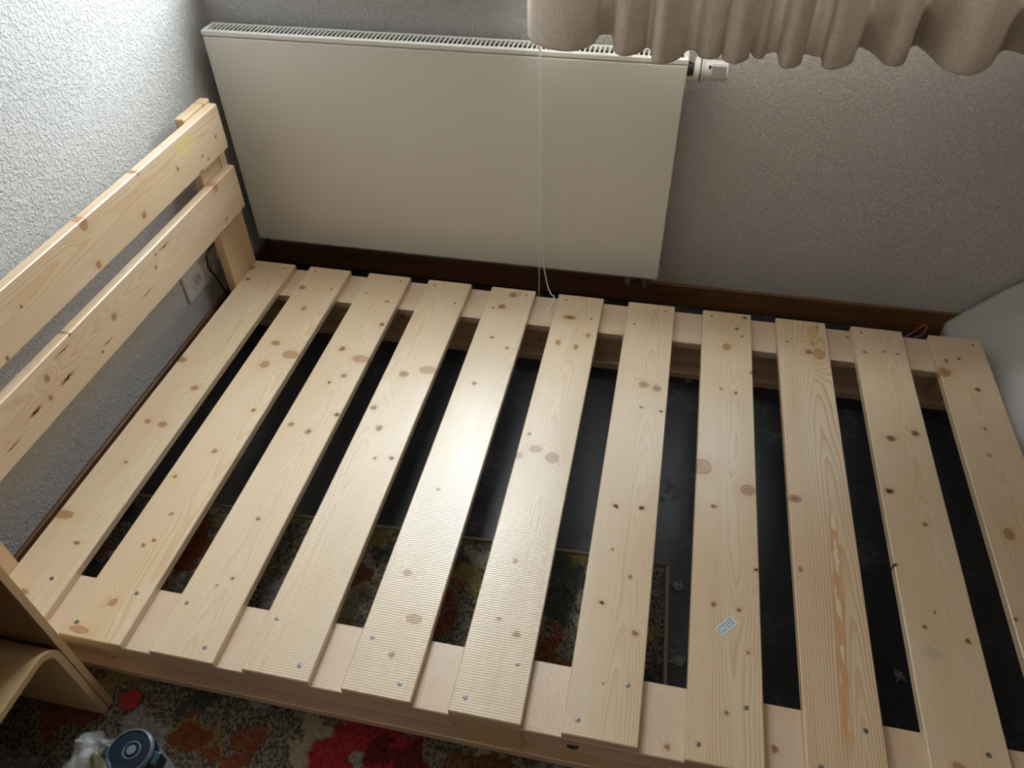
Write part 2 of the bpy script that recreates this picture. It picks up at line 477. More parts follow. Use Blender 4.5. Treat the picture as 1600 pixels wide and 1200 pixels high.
# ------------------------------------------------------------------ bed
# knots (x, y, half width, half length, darkness) and screws measured on each slat, slat coordinates in metres
KN={
 1:[(-0.0528, -0.361, 0.0272, 0.0106, 0.15), (-0.01, -0.5455, 0.01, 0.0076, 0.15), (-0.0563, 0.1458, 0.015, 0.0116, 0.3), (0.0321, 0.0539, 0.0096, 0.0086, 0.35), (-0.021, -0.0742, 0.0076, 0.0078, 0.35), (0.0197, -0.0772, 0.0106, 0.0097, 0.25), (0.0005, -0.2019, 0.0058, 0.0052, 0.5), (0.0237, -0.4212, 0.0066, 0.0043, 0.5), (-0.0587, 0.5715, 0.0077, 0.0094, 0.6), (-0.0463, 0.5136, 0.0056, 0.006, 0.7)],
 2:[(-0.0163, 0.255, 0.0119, 0.0099, 0.4), (-0.0083, 0.1704, 0.0131, 0.0139, 0.2), (0.0418, 0.2183, 0.0216, 0.0144, 0.1), (-0.0471, 0.504, 0.0111, 0.0089, 0.6), (-0.0017, 0.4106, 0.0071, 0.0083, 0.5), (0.0371, 0.0081, 0.0062, 0.0061, 0.6), (0.0072, -0.1329, 0.0073, 0.0073, 0.45), (-0.0433, -0.2185, 0.0057, 0.0051, 0.6), (0.0028, -0.3158, 0.0054, 0.0046, 0.5), (0.0011, -0.3846, 0.0053, 0.0044, 0.6), (-0.0129, -0.4002, 0.0052, 0.0043, 0.6), (0.0004, -0.5315, 0.0086, 0.0075, 0.15), (-0.0281, -0.5962, 0.0203, 0.0071, 0.05)],
 3:[(-0.0188, 0.2657, 0.0084, 0.0098, 0.6), (0.0438, 0.2359, 0.023, 0.0144, 0.1), (0.0224, 0.1668, 0.008, 0.0091, 0.4), (-0.0045, 0.1363, 0.0048, 0.0056, 0.8), (0.0557, 0.0318, 0.0076, 0.0061, 0.8), (0.0102, -0.0328, 0.0075, 0.0078, 0.55), (-0.0395, -0.019, 0.0075, 0.0079, 0.4), (0.0517, 0.3828, 0.0069, 0.008, 0.7), (0.0044, -0.2928, 0.0054, 0.0047, 0.65), (0.0182, -0.4377, 0.0044, 0.004, 0.7), (-0.0043, -0.4583, 0.0037, 0.0033, 0.7), (0.0323, 0.4848, 0.0072, 0.0057, 0.5)],
 4:[(-0.0129, 0.2011, 0.0128, 0.0115, 0.4), (0.042, 0.2275, 0.021, 0.0141, 0.2), (-0.0484, 0.0715, 0.0092, 0.0084, 0.5), (-0.013, 0.0087, 0.009, 0.0099, 0.55), (0.0458, -0.0758, 0.0072, 0.0055, 0.7), (0.0084, -0.083, 0.0043, 0.0055, 0.5)],
 5:[(-0.0181, -0.3579, 0.0088, 0.0085, 0.25), (0.024, -0.4522, 0.0155, 0.0102, 0.15), (0.0053, -0.5303, 0.0057, 0.0047, 0.35), (-0.0172, 0.5211, 0.0106, 0.0115, 0.5), (0.0038, 0.5797, 0.0108, 0.0119, 0.5), (-0.014, 0.3851, 0.0051, 0.0052, 0.7), (0.034, 0.3487, 0.005, 0.0051, 0.7), (-0.0185, 0.2011, 0.0063, 0.0068, 0.5), (-0.015, -0.1432, 0.0055, 0.0034, 0.5)],
 6:[(-0.0237, 0.0148, 0.0144, 0.0116, 0.2), (0.0182, -0.0048, 0.0157, 0.0151, 0.15), (-0.0602, -0.0121, 0.0129, 0.0095, 0.2), (-0.019, 0.5075, 0.019, 0.0084, 0.7), (-0.0332, 0.3967, 0.0067, 0.0104, 0.4), (0.016, 0.3874, 0.0066, 0.0103, 0.4), (0.0412, 0.4404, 0.0067, 0.0106, 0.3), (-0.0096, -0.2905, 0.0063, 0.0059, 0.4), (-0.0139, -0.421, 0.0059, 0.0039, 0.4), (0.0246, -0.4466, 0.007, 0.0063, 0.35), (-0.0467, 0.0573, 0.0044, 0.006, 0.6)],
 7:[(-0.024, -0.1145, 0.0067, 0.0068, 1), (0.0305, -0.1091, 0.0067, 0.0068, 1), (-0.0267, -0.35, 0.006, 0.0061, 1), (0.0412, -0.4015, 0.0064, 0.0064, 0.6), (-0.0196, -0.2242, 0.0032, 0.0038, 0.6), (0.0221, -0.283, 0.0037, 0.0051, 0.5), (0.0042, 0.2754, 0.0125, 0.0116, 0.25), (0.0363, 0.2674, 0.0109, 0.0115, 0.3), (0.0044, 0.1952, 0.0045, 0.0044, 0.5), (0.0523, 0.1889, 0.0045, 0.0043, 0.9), (-0.0057, -0.508, 0.0028, 0.0029, 0.5)],
 8:[(0.0002, 0.4603, 0.0115, 0.0131, 0.3), (0.026, 0.5406, 0.0059, 0.0069, 0.8), (0.0486, 0.5926, 0.0068, 0.0072, 0.7), (0.0228, 0.2876, 0.0046, 0.0058, 0.8), (-0.0126, 0.2971, 0.0046, 0.0047, 0.5), (0.0627, 0.371, 0.0079, 0.0073, 0.4), (0.0467, -0.0168, 0.0162, 0.0144, 0.2), (-0.054, 0.0321, 0.0224, 0.0227, 0.12), (-0.0258, -0.075, 0.0067, 0.0052, 0.6), (0.0581, -0.2178, 0.0049, 0.0045, 0.9), (-0.0224, -0.3115, 0.0048, 0.0055, 0.55), (0.0251, -0.3145, 0.0047, 0.0041, 0.75), (0.0402, -0.3995, 0.0034, 0.0038, 0.7), (0.002, -0.5196, 0.0043, 0.0045, 0.6)],
 9:[(0.0131, 0.4775, 0.0097, 0.0104, 0.6), (0.0384, 0.4758, 0.0145, 0.0208, 0.06), (-0.0514, -0.0211, 0.0147, 0.0107, 0.45), (-0.051, -0.2008, 0.0037, 0.0076, 0.4), (0.0254, 0.515, 0.0033, 0.0054, 0.4)],
 10:[(-0.0203, 0.2004, 0.0115, 0.0104, 0.75), (0.0369, 0.2277, 0.0101, 0.0096, 0.75), (-0.0458, 0.0391, 0.0107, 0.0083, 1), (0.0129, -0.0387, 0.0052, 0.0051, 0.5), (-0.0633, -0.153, 0.0086, 0.0047, 1), (-0.0297, -0.2845, 0.0058, 0.0055, 0.65), (0.0425, -0.2988, 0.0057, 0.0053, 0.75), (-0.0413, 0.5053, 0.0048, 0.0053, 0.5), (0.009, 0.5173, 0.0048, 0.0053, 0.5), (-0.0214, -0.533, 0.0091, 0.0052, 0.2), (-0.0067, -0.2492, 0.0023, 0.0028, 0.5)],
 11:[(-0.053, 0.4603, 0.0156, 0.0176, 0.3), (0.0145, 0.4092, 0.0076, 0.0072, 0.8), (0.0004, 0.2729, 0.0043, 0.0043, 0.8), (-0.0056, 0.5211, 0.0048, 0.0052, 0.8), (-0.0394, 0.5047, 0.0047, 0.0052, 0.7), (-0.0209, -0.033, 0.0102, 0.0152, 0.2), (-0.0575, -0.2352, 0.0046, 0.0042, 0.7), (-0.0102, 0.1884, 0.0042, 0.0041, 0.4)],
}
SC={
 1:[(0.0267, -0.5074)],
 2:[(0.0361, -0.5045), (-0.0426, -0.5829)],
 3:[(-0.0435, -0.5048), (0.0361, -0.5832)],
 4:[(-0.0414, -0.5026), (0.0377, -0.5816)],
 5:[(-0.0408, -0.5036), (0.0368, -0.5791)],
 6:[(0.0377, -0.5025), (-0.0396, -0.5799)],
 7:[(0.0378, -0.5029), (-0.0398, -0.58)],
 8:[(0.0353, -0.5028), (-0.0436, -0.5807)],
 9:[(0.0351, -0.5035), (-0.0431, -0.5785)],
 10:[(0.031, -0.5052)],
}
W = 0.12886
XL = [-0.047, 0.1296, 0.3163, 0.5006, 0.6906, 0.8864, 1.0846, 1.2898, 1.4853, 1.6803, 1.8770]
YN = [-1.221, -1.221, -1.220, -1.219, -1.218, -1.218, -1.217, -1.220, -1.219, -1.220, -1.219]
T_S = 0.020
T_B = 0.022
bed = empty('bed_frame', (0.98, -0.61, 0), 'low pale spruce slatted bed frame with two-board headboard, no mattress', 'bed')

def plank_mesh(w, l, t, bev=0.0018):
    return mesh_of(box_bm(-w / 2, w / 2, -l / 2, l / 2, -t, 0, bev), 'plank')
SLATP = {1: dict(contrast=.42, pith=(.03, .03, .02)), 2: dict(contrast=.42, pith=(.05, .04, -.02)), 3: dict(contrast=.30, pith=(.01, .05, .03)), 4: dict(contrast=.30, pith=(-.03, .05, .03)),
         5: dict(contrast=.26, pith=(.06, .06, .02), spacing=.004), 6: dict(contrast=.30, pith=(.01, .03, .04)), 7: dict(contrast=.38, pith=(.02, .025, .03)),
         8: dict(contrast=.48, pith=(.02, .03, -.035)), 9: dict(contrast=.75, pith=(.030, .03, .045), spacing=.0052), 10: dict(contrast=.34, pith=(.02, .03, .03)),
         11: dict(contrast=.38, pith=(.0, .03, -.03))}
ORANGE = (0.60, 0.36, 0.14)
PATCH = {6: [(0.004, 0.36, 0.010, 0.05, (0.60, 0.42, 0.22), .45), (-0.02, 0.50, 0.03, 0.02, (0.60, 0.40, 0.18), .5)], 9: [(0.030, 0.565, 0.013, 0.032, ORANGE, .85), (0.024, 0.535, 0.007, 0.035, ORANGE, .7)], 4: [(0.058, -0.35, 0.008, 0.012, (0.66, 0.45, 0.18), .7)],
         10: [(-0.028, -0.335, 0.02, 0.012, (0.40, 0.36, 0.32), .5)]}
SLAT_M = {i: wood('spruce_slat_%d' % i, 100 + i, KN[i], patches=PATCH.get(i, ()), streak=(i == 9), saw=.6 if i in (4, 5, 6, 10) else .45, **SLATP[i]) for i in range(1, 12)}
M_plain = [wood('spruce_rail_%d' % k, 300 + k, [(rr.uniform(-.05, .05), rr.uniform(-.95, .95), .006, .005, .5) for _ in range(7)], contrast=.28, pith=(.09, .06, .01), spacing=.0035, light=(0.68, 0.53, 0.40))
           for k, rr in ((0, random.Random(5)), (1, random.Random(9)), (2, random.Random(13)))]
M_block = wood('spruce_block', 401, [], contrast=.4, pith=(.04, .04, .1), light=(0.70, 0.50, 0.30))

def screw_mesh(r, head):
    bm = bmesh.new()
    n = 14
    lathe_bm([(r * 1.25, -0.0008), (r * 1.22, 0.00012)], n, bm, mi=1)
    lathe_bm([(r, 0.0), (r, 0.0005), (r * .8, 0.0007)], n, bm, mi=0)
    for a in (0.35, 0.35 + math.pi / 2):
        c, s = math.cos(a), math.sin(a)
        q = [(-r * .55, -r * .13), (r * .55, -r * .13), (r * .55, r * .13), (-r * .55, r * .13)]
        f = bm.faces.new([bm.verts.new((x * c - y * s, x * s + y * c, 0.00085)) for x, y in q])
        f.material_index = 1
    me = bpy.data.meshes.new('screw')
    bm.to_mesh(me); bm.free()
    for m in ((head, M_recess)): me.materials.append(m)
    return me
SCR = screw_mesh(0.0037, M_screw)
SCR2 = screw_mesh(0.0026, M_bronze)
SC_NEAR = {k: list(v) for k, v in SC.items()}
SC_NEAR[1].append((-0.045, -0.58)); SC_NEAR[10].append((-0.042, -0.58)); SC_NEAR[11] = [(0.036, -0.504), (-0.042, -0.58)]
SC_FAR = {}
for i in range(1, 12):
    SC_FAR[i] = [(0.040 if i % 2 else -0.040, 0.585), (-0.040 if i % 2 else 0.040, 0.512)]
slats = {}
for i in range(1, 12):
    l = 0.0 - YN[i - 1]
    me = mesh_of(box_bm(-W / 2, W / 2, YN[i - 1] + 0.61, 0.61, -T_S, 0, 0.0018), 'slat')
    mw = Matrix.Translation((XL[i - 1] + W / 2, -0.61, H))
    s = link('slat', me, SLAT_M[i], bed, mw)
    slats[i] = s
    for lst, sm in ((SC_NEAR[i], SCR), (SC_FAR[i], SCR2)):
        for (sx, sy) in lst:
            a = random.uniform(0, 3)
            sub('screw', sm, None, s, mw @ Matrix.Translation((sx, sy, 0.0)) @ Matrix.Rotation(a, 4, 'Z'))
# sticker on the eighth slat: paper with three rows of tiny print
def sticker():
    bm = box_bm(-0.0215, 0.0215, -0.0095, 0.0095, 0, 0.00025)
    rr = random.Random(3)
    for row, yy in enumerate((0.0052, 0.0002, -0.0048)):
        x = -0.0195
        while x < 0.0185:
            w = rr.uniform(0.0008, 0.0016)
            if rr.random() > 0.14:
                h = rr.choice((0.0011, 0.0011, 0.0015))
                f = bm.faces.new([bm.verts.new(p) for p in ((x, yy - .001, .0004), (x + w, yy - .001, .0004), (x + w, yy + h, .0004), (x, yy + h, .0004))])
                f.material_index = 1
            x += w + 0.00045
    me = bpy.data.meshes.new('sticker'); bm.to_mesh(me); bm.free()
    me.materials.append(M_paper); me.materials.append(M_ink)
    o = sub('sticker', me, None, slats[8], Matrix.Translation((1.3555, -0.963, H + 0.0004)) @ Matrix.Rotation(math.radians(49), 4, 'Z'))
    o['label'] = 'small white paper sticker with three lines of dark print'
sticker()

# side beams: flat top board, blocks and upright rail, bottom board (both long sides)
X0, X1 = -0.047, 2.006
def flat_board(name, y0, y1, z_top, t, mat):
    w = y1 - y0; L = X1 - X0
    mw = Matrix(((0, 1, 0, (X0 + X1) / 2), (-1, 0, 0, (y0 + y1) / 2), (0, 0, 1, z_top), (0, 0, 0, 1)))
    return link(name, plank_mesh(w, L, t), mat, bed, mw)
zt = H - T_S
for (ya, yb, face, m0, m1, zlow) in ((-1.217, -1.088, -1, 0, 1, 0.0095), (-0.127, 0.004, 1, 1, 2, 0.0)):
    flat_board('top_board', ya, yb, zt, T_B, M_plain[m0])
    flat_board('bottom_board', ya if face > 0 else ya, yb, zlow + T_B, T_B, M_plain[m1])
    # upright rail set back from the outer edge, standing between the two flat boards
    z0, z1 = zlow + T_B, zt - T_B
    yr0, yr1 = (-1.197, -1.175) if face < 0 else (-0.085, -0.063)
    hgt = z1 - z0
    mw = Matrix(((0, 1, 0, (X0 + X1) / 2), (0, 0, face, yr0 if face < 0 else yr1), (1, 0, 0, (z0 + z1) / 2), (0, 0, 0, 1))) if face > 0 else \
         Matrix(((0, 1, 0, (X0 + X1) / 2), (0, 0, -1, yr0), (-1, 0, 0, (z0 + z1) / 2), (0, 0, 0, 1)))
    link('rail', plank_mesh(hgt, X1 - X0 - 0.01, 0.022), M_plain[m1], bed, mw)
    for xb in (-0.046, 0.905, 1.895):
        if face < 0:
            bxx = box('spacer_block', xb, xb + 0.11, -1.214, -1.1975, z0, z1, M_block, bed, 0.0015)
        else:
            bxx = box('spacer_block', xb, xb + 0.11, -0.122, -0.0855, z0, z1, M_block, bed, 0.0015)
# dark disc on the front rail, its colour is the shade in a drilled hole
hole = link('bolt_hole', mesh_of(lathe_bm([(0.011, 0), (0.011, -0.0006), (0.008, -0.0008)], 18, axis='Y', org=(0, 0, 0))), M_recess, bed, Matrix.Translation((1.105, -1.1971, 0.053)))

# headboard
UP_K = [(-0.0514, 0.0226, 0.014, 0.012, 0.15), (0.0039, 0.3671, 0.006, 0.005, 0.5), (0.033, 0.1997, 0.008, 0.008, 0.35), (0.0444, 0.0137, 0.009, 0.009, 0.25), (-0.0076, -0.2023, 0.004, 0.004, 0.6), (-0.06, 0.227, 0.008, 0.006, 0.4), (0.0102, 0.5558, 0.004, 0.004, 0.6), (0.0441, 0.4977, 0.004, 0.004, 0.7), (0.0243, 0.4757, 0.004, 0.004, 0.5), (0.0555, 0.4537, 0.003, 0.012, 0.7), (0.0534, -0.2826, 0.005, 0.004, 0.6)]
LO_K = [(-0.0081, -0.0084, 0.009, 0.009, 0.25), (-0.0256, -0.2327, 0.009, 0.008, 0.4), (0.014, -0.2475, 0.007, 0.007, 0.4), (0.012, -0.1913, 0.004, 0.022, 1), (0.0107, -0.2915, 0.004, 0.02, 1), (-0.0441, -0.1707, 0.0018, 0.025, 0.9), (-0.0429, 0.2222, 0.0022, 0.02, 0.8), (0.027, -0.0537, 0.0018, 0.018, 0.8), (0.0155, 0.1138, 0.0014, 0.025, 0.6), (0.0275, -0.3681, 0.0018, 0.02, 0.6), (-0.0179, 0.1717, 0.006, 0.006, 0.3), (-0.0585, 0.4897, 0.016, 0.012, 0.15), (-0.0422, 0.187, 0.004, 0.004, 0.6), (0.0437, 0.4957, 0.003, 0.01, 0.5), (-0.0602, -0.1363, 0.004, 0.004, 0.8), (0.0343, -0.0804, 0.004, 0.004, 0.6)]
M_hu = wood('spruce_headboard_upper', 511, UP_K, contrast=.42, pith=(-.02, .03, .03), light=(.70, .55, .39), patches=[(-0.032, 0.423, 0.022, 0.045, (0.66, 0.50, 0.10), .55)])
M_hl = wood('spruce_headboard_lower', 512, LO_K, contrast=.45, pith=(-.03, .03, -.03), light=(.70, .55, .39))
XF = -0.022
T_H = 0.024
for (z0, z1, m) in ((0.375 + H, 0.495 + H, M_hu), (0.197 + H, 0.323 + H, M_hl)):
    l = 1.203
    mw = Matrix(((0, 0, 1, XF), (0, 1, 0, -0.012 - l / 2), (-1, 0, 0, (z0 + z1) / 2), (0, 0, 0, 1)))
    link('headboard_board', mesh_of(box_bm(-(z1 - z0) / 2, (z1 - z0) / 2, -l / 2, l / 2, -T_H, 0, 0.002), 'headboard_board'), m, bed, mw)
M_post = [wood('spruce_post_%d' % k, 520 + k, [(0.01, .1, .004, .004, .5)], contrast=.4, pith=(.05, .05, .02), light=(.68, .50, .32)) for k in (0, 1)]
def post(y0, y1, ztop, mi):
    xb = XF - T_H - 0.0005
    l = ztop
    mw = Matrix(((0, 0, 1, xb), (1, 0, 0, (y0 + y1) / 2), (0, 1, 0, l / 2), (0, 0, 0, 1)))
    w = y1 - y0
    return link('headboard_post', mesh_of(box_bm(-w / 2, w / 2, -l / 2, l / 2, -0.026, 0, 0.002), 'post'), M_post[mi], bed, mw)
post(-0.135, -0.036, 0.503 + H, 0)
post(-0.0345, -0.002, 0.503 + H, 1)
post(-1.215, -1.1855, 0.503 + H, 1)
post(-1.184, -1.097, 0.503 + H, 0)

# ------------------------------------------------------------------ radiator
TR = 1.045
def rs(v, c): return c + TR * (v - c)
rx0, rx1 = rs(-0.0431, 1.1307), rs(1.1569, 1.1307)
rz0, rz1 = rs(0.0557, 1.3112) + H, rs(0.6447, 1.3112) + H
ry = rs(0.0379, -1.7519)
cap_z = rs(0.659, 1.3112) + H
ry1 = ry + 0.064
rad = empty('radiator', ((rx0 + rx1) / 2, (ry + ry1) / 2, rz0), 'flat cream-white panel radiator with slotted top grille under the window', 'radiator')
sub('front_panel', mesh_of(box_bm(rx0 + .002, rx1 - .002, ry, ry + 0.010, rz0, rz1 - 0.001, 0.003, seg=2)), M_rad, rad)
sub('rear_panel', mesh_of(box_bm(rx0 + .01, rx1 - .01, ry1 - 0.0098, ry1 - 0.004, rz0 + .012, rz1 - 0.03, 0.002)), M_rad, rad)
# cap: outer rim with an open slot field
bm = bmesh.new()
fz = cap_z - 0.0015
box_bm(rx0, rx1, ry, ry + 0.0125, rz1 + 0.0008, cap_z, 0.0025, bm)
box_bm(rx0, rx1, ry1 - 0.009, ry1, rz1 - 0.02, cap_z, 0.002, bm)
box_bm(rx0, rx0 + 0.012, ry + 0.011, ry1 - 0.008, rz1 - 0.06, cap_z, 0.002, bm)
box_bm(rx1 - 0.012, rx1, ry + 0.011, ry1 - 0.008, rz1 - 0.06, cap_z, 0.002, bm)
cap = sub('top_cap', mesh_of(bm), M_cap, rad)
nb = 104
bar = mesh_of(box_bm(-0.0024, 0.0024, 0, (ry1 - 0.008) - (ry + 0.0115), -0.0018, 0, 0.0005), 'grille_bar')
for k in range(1, nb):
    xx = rx0 + 0.012 + (rx1 - rx0 - 0.024) * k / nb
    sub('grille_bar', bar, M_cap, cap, Matrix.Translation((xx, ry + 0.0115, cap_z - 0.0008)))
sub('fin_shade_block', mesh_of(box_bm(rx0 + .013, rx1 - .013, ry + 0.0105, ry1 - 0.010, rz0 + .03, rz1 + 0.005)), M_dark, rad)  # dark block in place of the fins, paints the shade in the slots
for sxx in (rx0 + .12, rx1 - .12):
    sub('wall_bracket', mesh_of(box_bm(sxx, sxx + .03, ry1 - .004, WY - .0005, rz0 + .1, rz1 - .1)), M_rad, rad)
# bottom connection: two nickel unions with pipes going down into the floor, bleed screw on the right
for (ux, r) in ((1.071, .0105), (1.122, .0125)):
    zc = rz0
    yu = ry + 0.020
    sub('pipe_union', mesh_of(lathe_bm([(r * .7, zc + .012), (r * .7, zc - 0.006), (r * 1.05, zc - 0.007), (r * 1.1, zc - .010), (r * 1.1, zc - .020), (r * .85, zc - .021), (r * .9, zc - .034), (r * .6, zc - .038), (r * .3, zc - .039)], 22, org=(ux, yu, 0)), smooth=False), M_chrome, rad)
    sub('supply_pipe', mesh_of(tube_bm([(ux, yu + .004, zc - .028), (ux, yu + .03, zc - .028), (ux, WY - .0005, zc - .028)], .006, 12)), M_chrome, rad)
sub('bleed_plug', mesh_of(lathe_bm([(.006, rx1 - .006), (.006, rx1 + .0005), (.003, rx1 + .001)], 14, axis='X', org=(0, ry + .016, rz0 + .055))), M_dark, rad)
# thermostat head
tz = 0.598 + H - 0.002; ty = ry + 0.032
tv = empty('thermostat_valve', (rx1, ty, tz), 'white round thermostatic valve with black collar on the radiator end', 'thermostat')
sub('collar', mesh_of(lathe_bm([(.014, rx1 - .001), (.017, rx1 + .001), (.017, rx1 + .008), (.0145, rx1 + .009), (.0145, rx1 + .014), (.012, rx1 + .0145)], 24, axis='X', org=(0, ty, tz))), M_black_pl, tv)
sub('flange', mesh_of(lathe_bm([(.020, rx1 + .0145), (.027, rx1 + .016), (.028, rx1 + .019), (.028, rx1 + .028), (.026, rx1 + .030)], 32, axis='X', org=(0, ty, tz))), M_white_pl, tv)
sub('seam_ring', mesh_of(lathe_bm([(.0265, rx1 + .0301), (.0265, rx1 + .0325)], 32, axis='X', org=(0, ty, tz))), M_black_pl, tv)
sub('head', mesh_of(lathe_bm([(.0275, rx1 + .0325), (.0275, rx1 + .036), (.024, rx1 + .039), (.023, rx1 + .090), (.021, rx1 + .094), (.012, rx1 + .096)], 32, axis='X', org=(0, ty, tz)), smooth=False), M_white_pl, tv)
sub('display', mesh_of(box_bm(rx1 + .056, rx1 + .090, ty - .0242, ty - .012, tz - .004, tz + .0205, 0.002)), M_grey_pl, tv)
sub('button', mesh_of(box_bm(rx1 + .049, rx1 + .054, ty - .022, ty - .012, tz + .010, tz + .0175, .001)), M_black_pl, tv)

# ------------------------------------------------------------------ curtain and cord
CUR = [(0.775, 0.120), (0.78, 0.085), (0.799, 0.042), (0.847, 0.005), (0.899, 0.001), (0.936, 0.048), (0.945, 0.108), (0.96, 0.119), (0.976, 0.108), (0.991, 0.016), (1.015, -0.011), (1.048, 0.018), (1.059, 0.048), (1.071, 0.03), (1.08, -0.034), (1.101, -0.045), (1.133, -0.006), (1.148, 0.042), (1.167, 0.049), (1.18, 0.009), (1.202, 0.001), (1.218, 0.015), (1.226, 0.047), (1.231, -0.002), (1.256, -0.016), (1.281, 0.018), (1.287, 0.057), (1.298, 0.024), (1.311, 0.023), (1.323, 0.055), (1.345, 0.063), (1.349, -0.012), (1.369, -0.023), (1.391, 0.006), (1.403, 0.064), (1.424, 0.056), (1.438, 0.047), (1.437, -0.008), (1.462, -0.011), (1.499, 0.031), (1.525, 0.127), (1.552, 0.089), (1.57, 0.029), (1.604, 0.041), (1.642, 0.155), (1.664, 0.126), (1.685, 0.026), (1.729, -0.001), (1.778, 0.052), (1.828, 0.155), (1.869, 0.137), (1.90, 0.05), (1.95, 0.02), (2.0, 0.07), (2.03, 0.15), (2.08, 0.06), (2.12, 0.03), (2.16, 0.10)]
def curtain():
    path = spline([(x, y, 0) for x, y in CUR], 6)
    zs = [0.675, 0.68, 0.70, 0.74, 0.80, 0.9, 1.05, 1.2, 1.4, 1.6, 1.8, 2.0, 2.08]
    V, F = [], []
    ymid = 0.055
    for z in zs:
        k = 1.0 - 0.45 * max(0, (z - 0.8) / 1.28)
        for p in path:
            V.append((p.x, ymid + (p.y - ymid) * k, z + H))
    n = len(path)
    for r in range(len(zs) - 1):
        for i in range(n - 1):
            F.append((r * n + i, r * n + i + 1, (r + 1) * n + i + 1, (r + 1) * n + i))
    me = bpy.data.meshes.new('curtain'); me.from_pydata(V, [], F); me.shade_smooth()
    o = link('curtain', me, M_curt)
    md = o.modifiers.new('thickness', 'SOLIDIFY'); md.thickness = 0.0016; md.offset = 0
    tag(o, 'short taupe fabric curtain in vertical folds hanging above the radiator', 'curtain')
curtain()
rail = link('curtain_rail', mesh_of(box_bm(-0.1, 2.3, 0.02, WY, 2.235, 2.262, .003)), M_frame)
tag(rail, 'white curtain rail fixed above the window', 'curtain rail')
cp = [(0.807, 0.045, 1.9), (0.808, 0.052, 0.95), (0.8095, 0.075, 0.66), (0.811, 0.084, 0.45), (0.811, 0.090, 0.266), (0.8115, 0.092, 0.08), (0.812, 0.093, -0.07), (0.814, 0.085, -0.135), (0.84, 0.06, -0.146)]
cord = tube_bm(spline([(x, y, z + H) for x, y, z in cp], 8), 0.0016, 6)
cp2 = [(0.810, 0.052, 0.95), (0.8115, 0.074, 0.66), (0.815, 0.084, 0.40), (0.8175, 0.090, 0.20), (0.8215, 0.094, 0.06), (0.838, 0.075, -0.02), (0.857, 0.040, -0.035), (0.870, 0.010, -0.018), (0.8725, -0.02, -0.0185), (0.8655, -0.052, -0.0185), (0.8645, -0.068, -0.0185), (0.872, -0.086, -0.0185)]
tube_bm(spline([(x, y, z + H) for x, y, z in cp2], 8), 0.0017, 6, cord)
co_ = link('blind_cord', mesh_of(cord), M_cord)
tag(co_, 'thin white pull cord hanging in front of the radiator down to the slats', 'cord')

# ------------------------------------------------------------------ wall socket with black cable
sx = WX
so = empty('wall_socket', (sx, -0.123, 0.055 + H), 'white triple wall socket low on the left wall behind the headboard', 'socket')
pm = bmesh.new()
box_bm(sx, sx + 0.009, -0.252, -0.010, 0.013 + H, 0.099 + H, 0.003, pm, 2)
sub('face_plate', mesh_of(pm), M_white_pl, so)
for yc in (-0.196, -0.124, -0.052):
    bm = bmesh.new()
    zc = 0.056 + H
    lathe_bm([(.0255, sx + .0085), (.0255, sx + .0125), (.0235, sx + .0135), (.0200, sx + .0130), (.0195, sx + .0095)], 28, bm, 'X', (0, yc, zc), closed=True)
    ring = sub('socket_ring', mesh_of(bm), M_white_pl, so)
    c = sub('socket_well', mesh_of(lathe_bm([(.0192, sx + .0094), (.0192, sx + .0102)], 28, axis='X', org=(0, yc, zc))), M_grey_pl, so)
    hb = bmesh.new()
    for dy in (-.0095, .0095):
        lathe_bm([(.0026, sx + .0100), (.0026, sx + .0106)], 10, hb, 'X', (0, yc + dy, zc))
    sub('pin_hole', mesh_of(hb), M_recess, so)
pg = empty('plug_cable', (sx + .03, -0.124, 0.1), 'black cable with plug running down from the socket to the skirting', 'cable')
sub('plug', mesh_of(lathe_bm([(.016, sx + .0137), (.017, sx + .02), (.013, sx + .034), (.006, sx + .038)], 20, axis='X', org=(0, -0.052, 0.056 + H))), M_black_pl, pg)
sub('cable', mesh_of(tube_bm(spline([(sx + .036, -0.052, .056 + H), (sx + .045, -0.075, .12 + H), (sx + .030, -0.135, .115 + H), (sx + .020, -0.143, .075 + H), (sx + .0175, -0.137, .052 + H), (sx + .018, -0.121, .010 + H), (sx + .021, -0.113, -.03 + H), (sx + .024, -0.112, -.075 + H), (sx + .026, -0.125, -.13 + H), (sx + .03, -0.25, -.1465 + H)], 8), 0.0026, 8)), M_black_pl, pg)

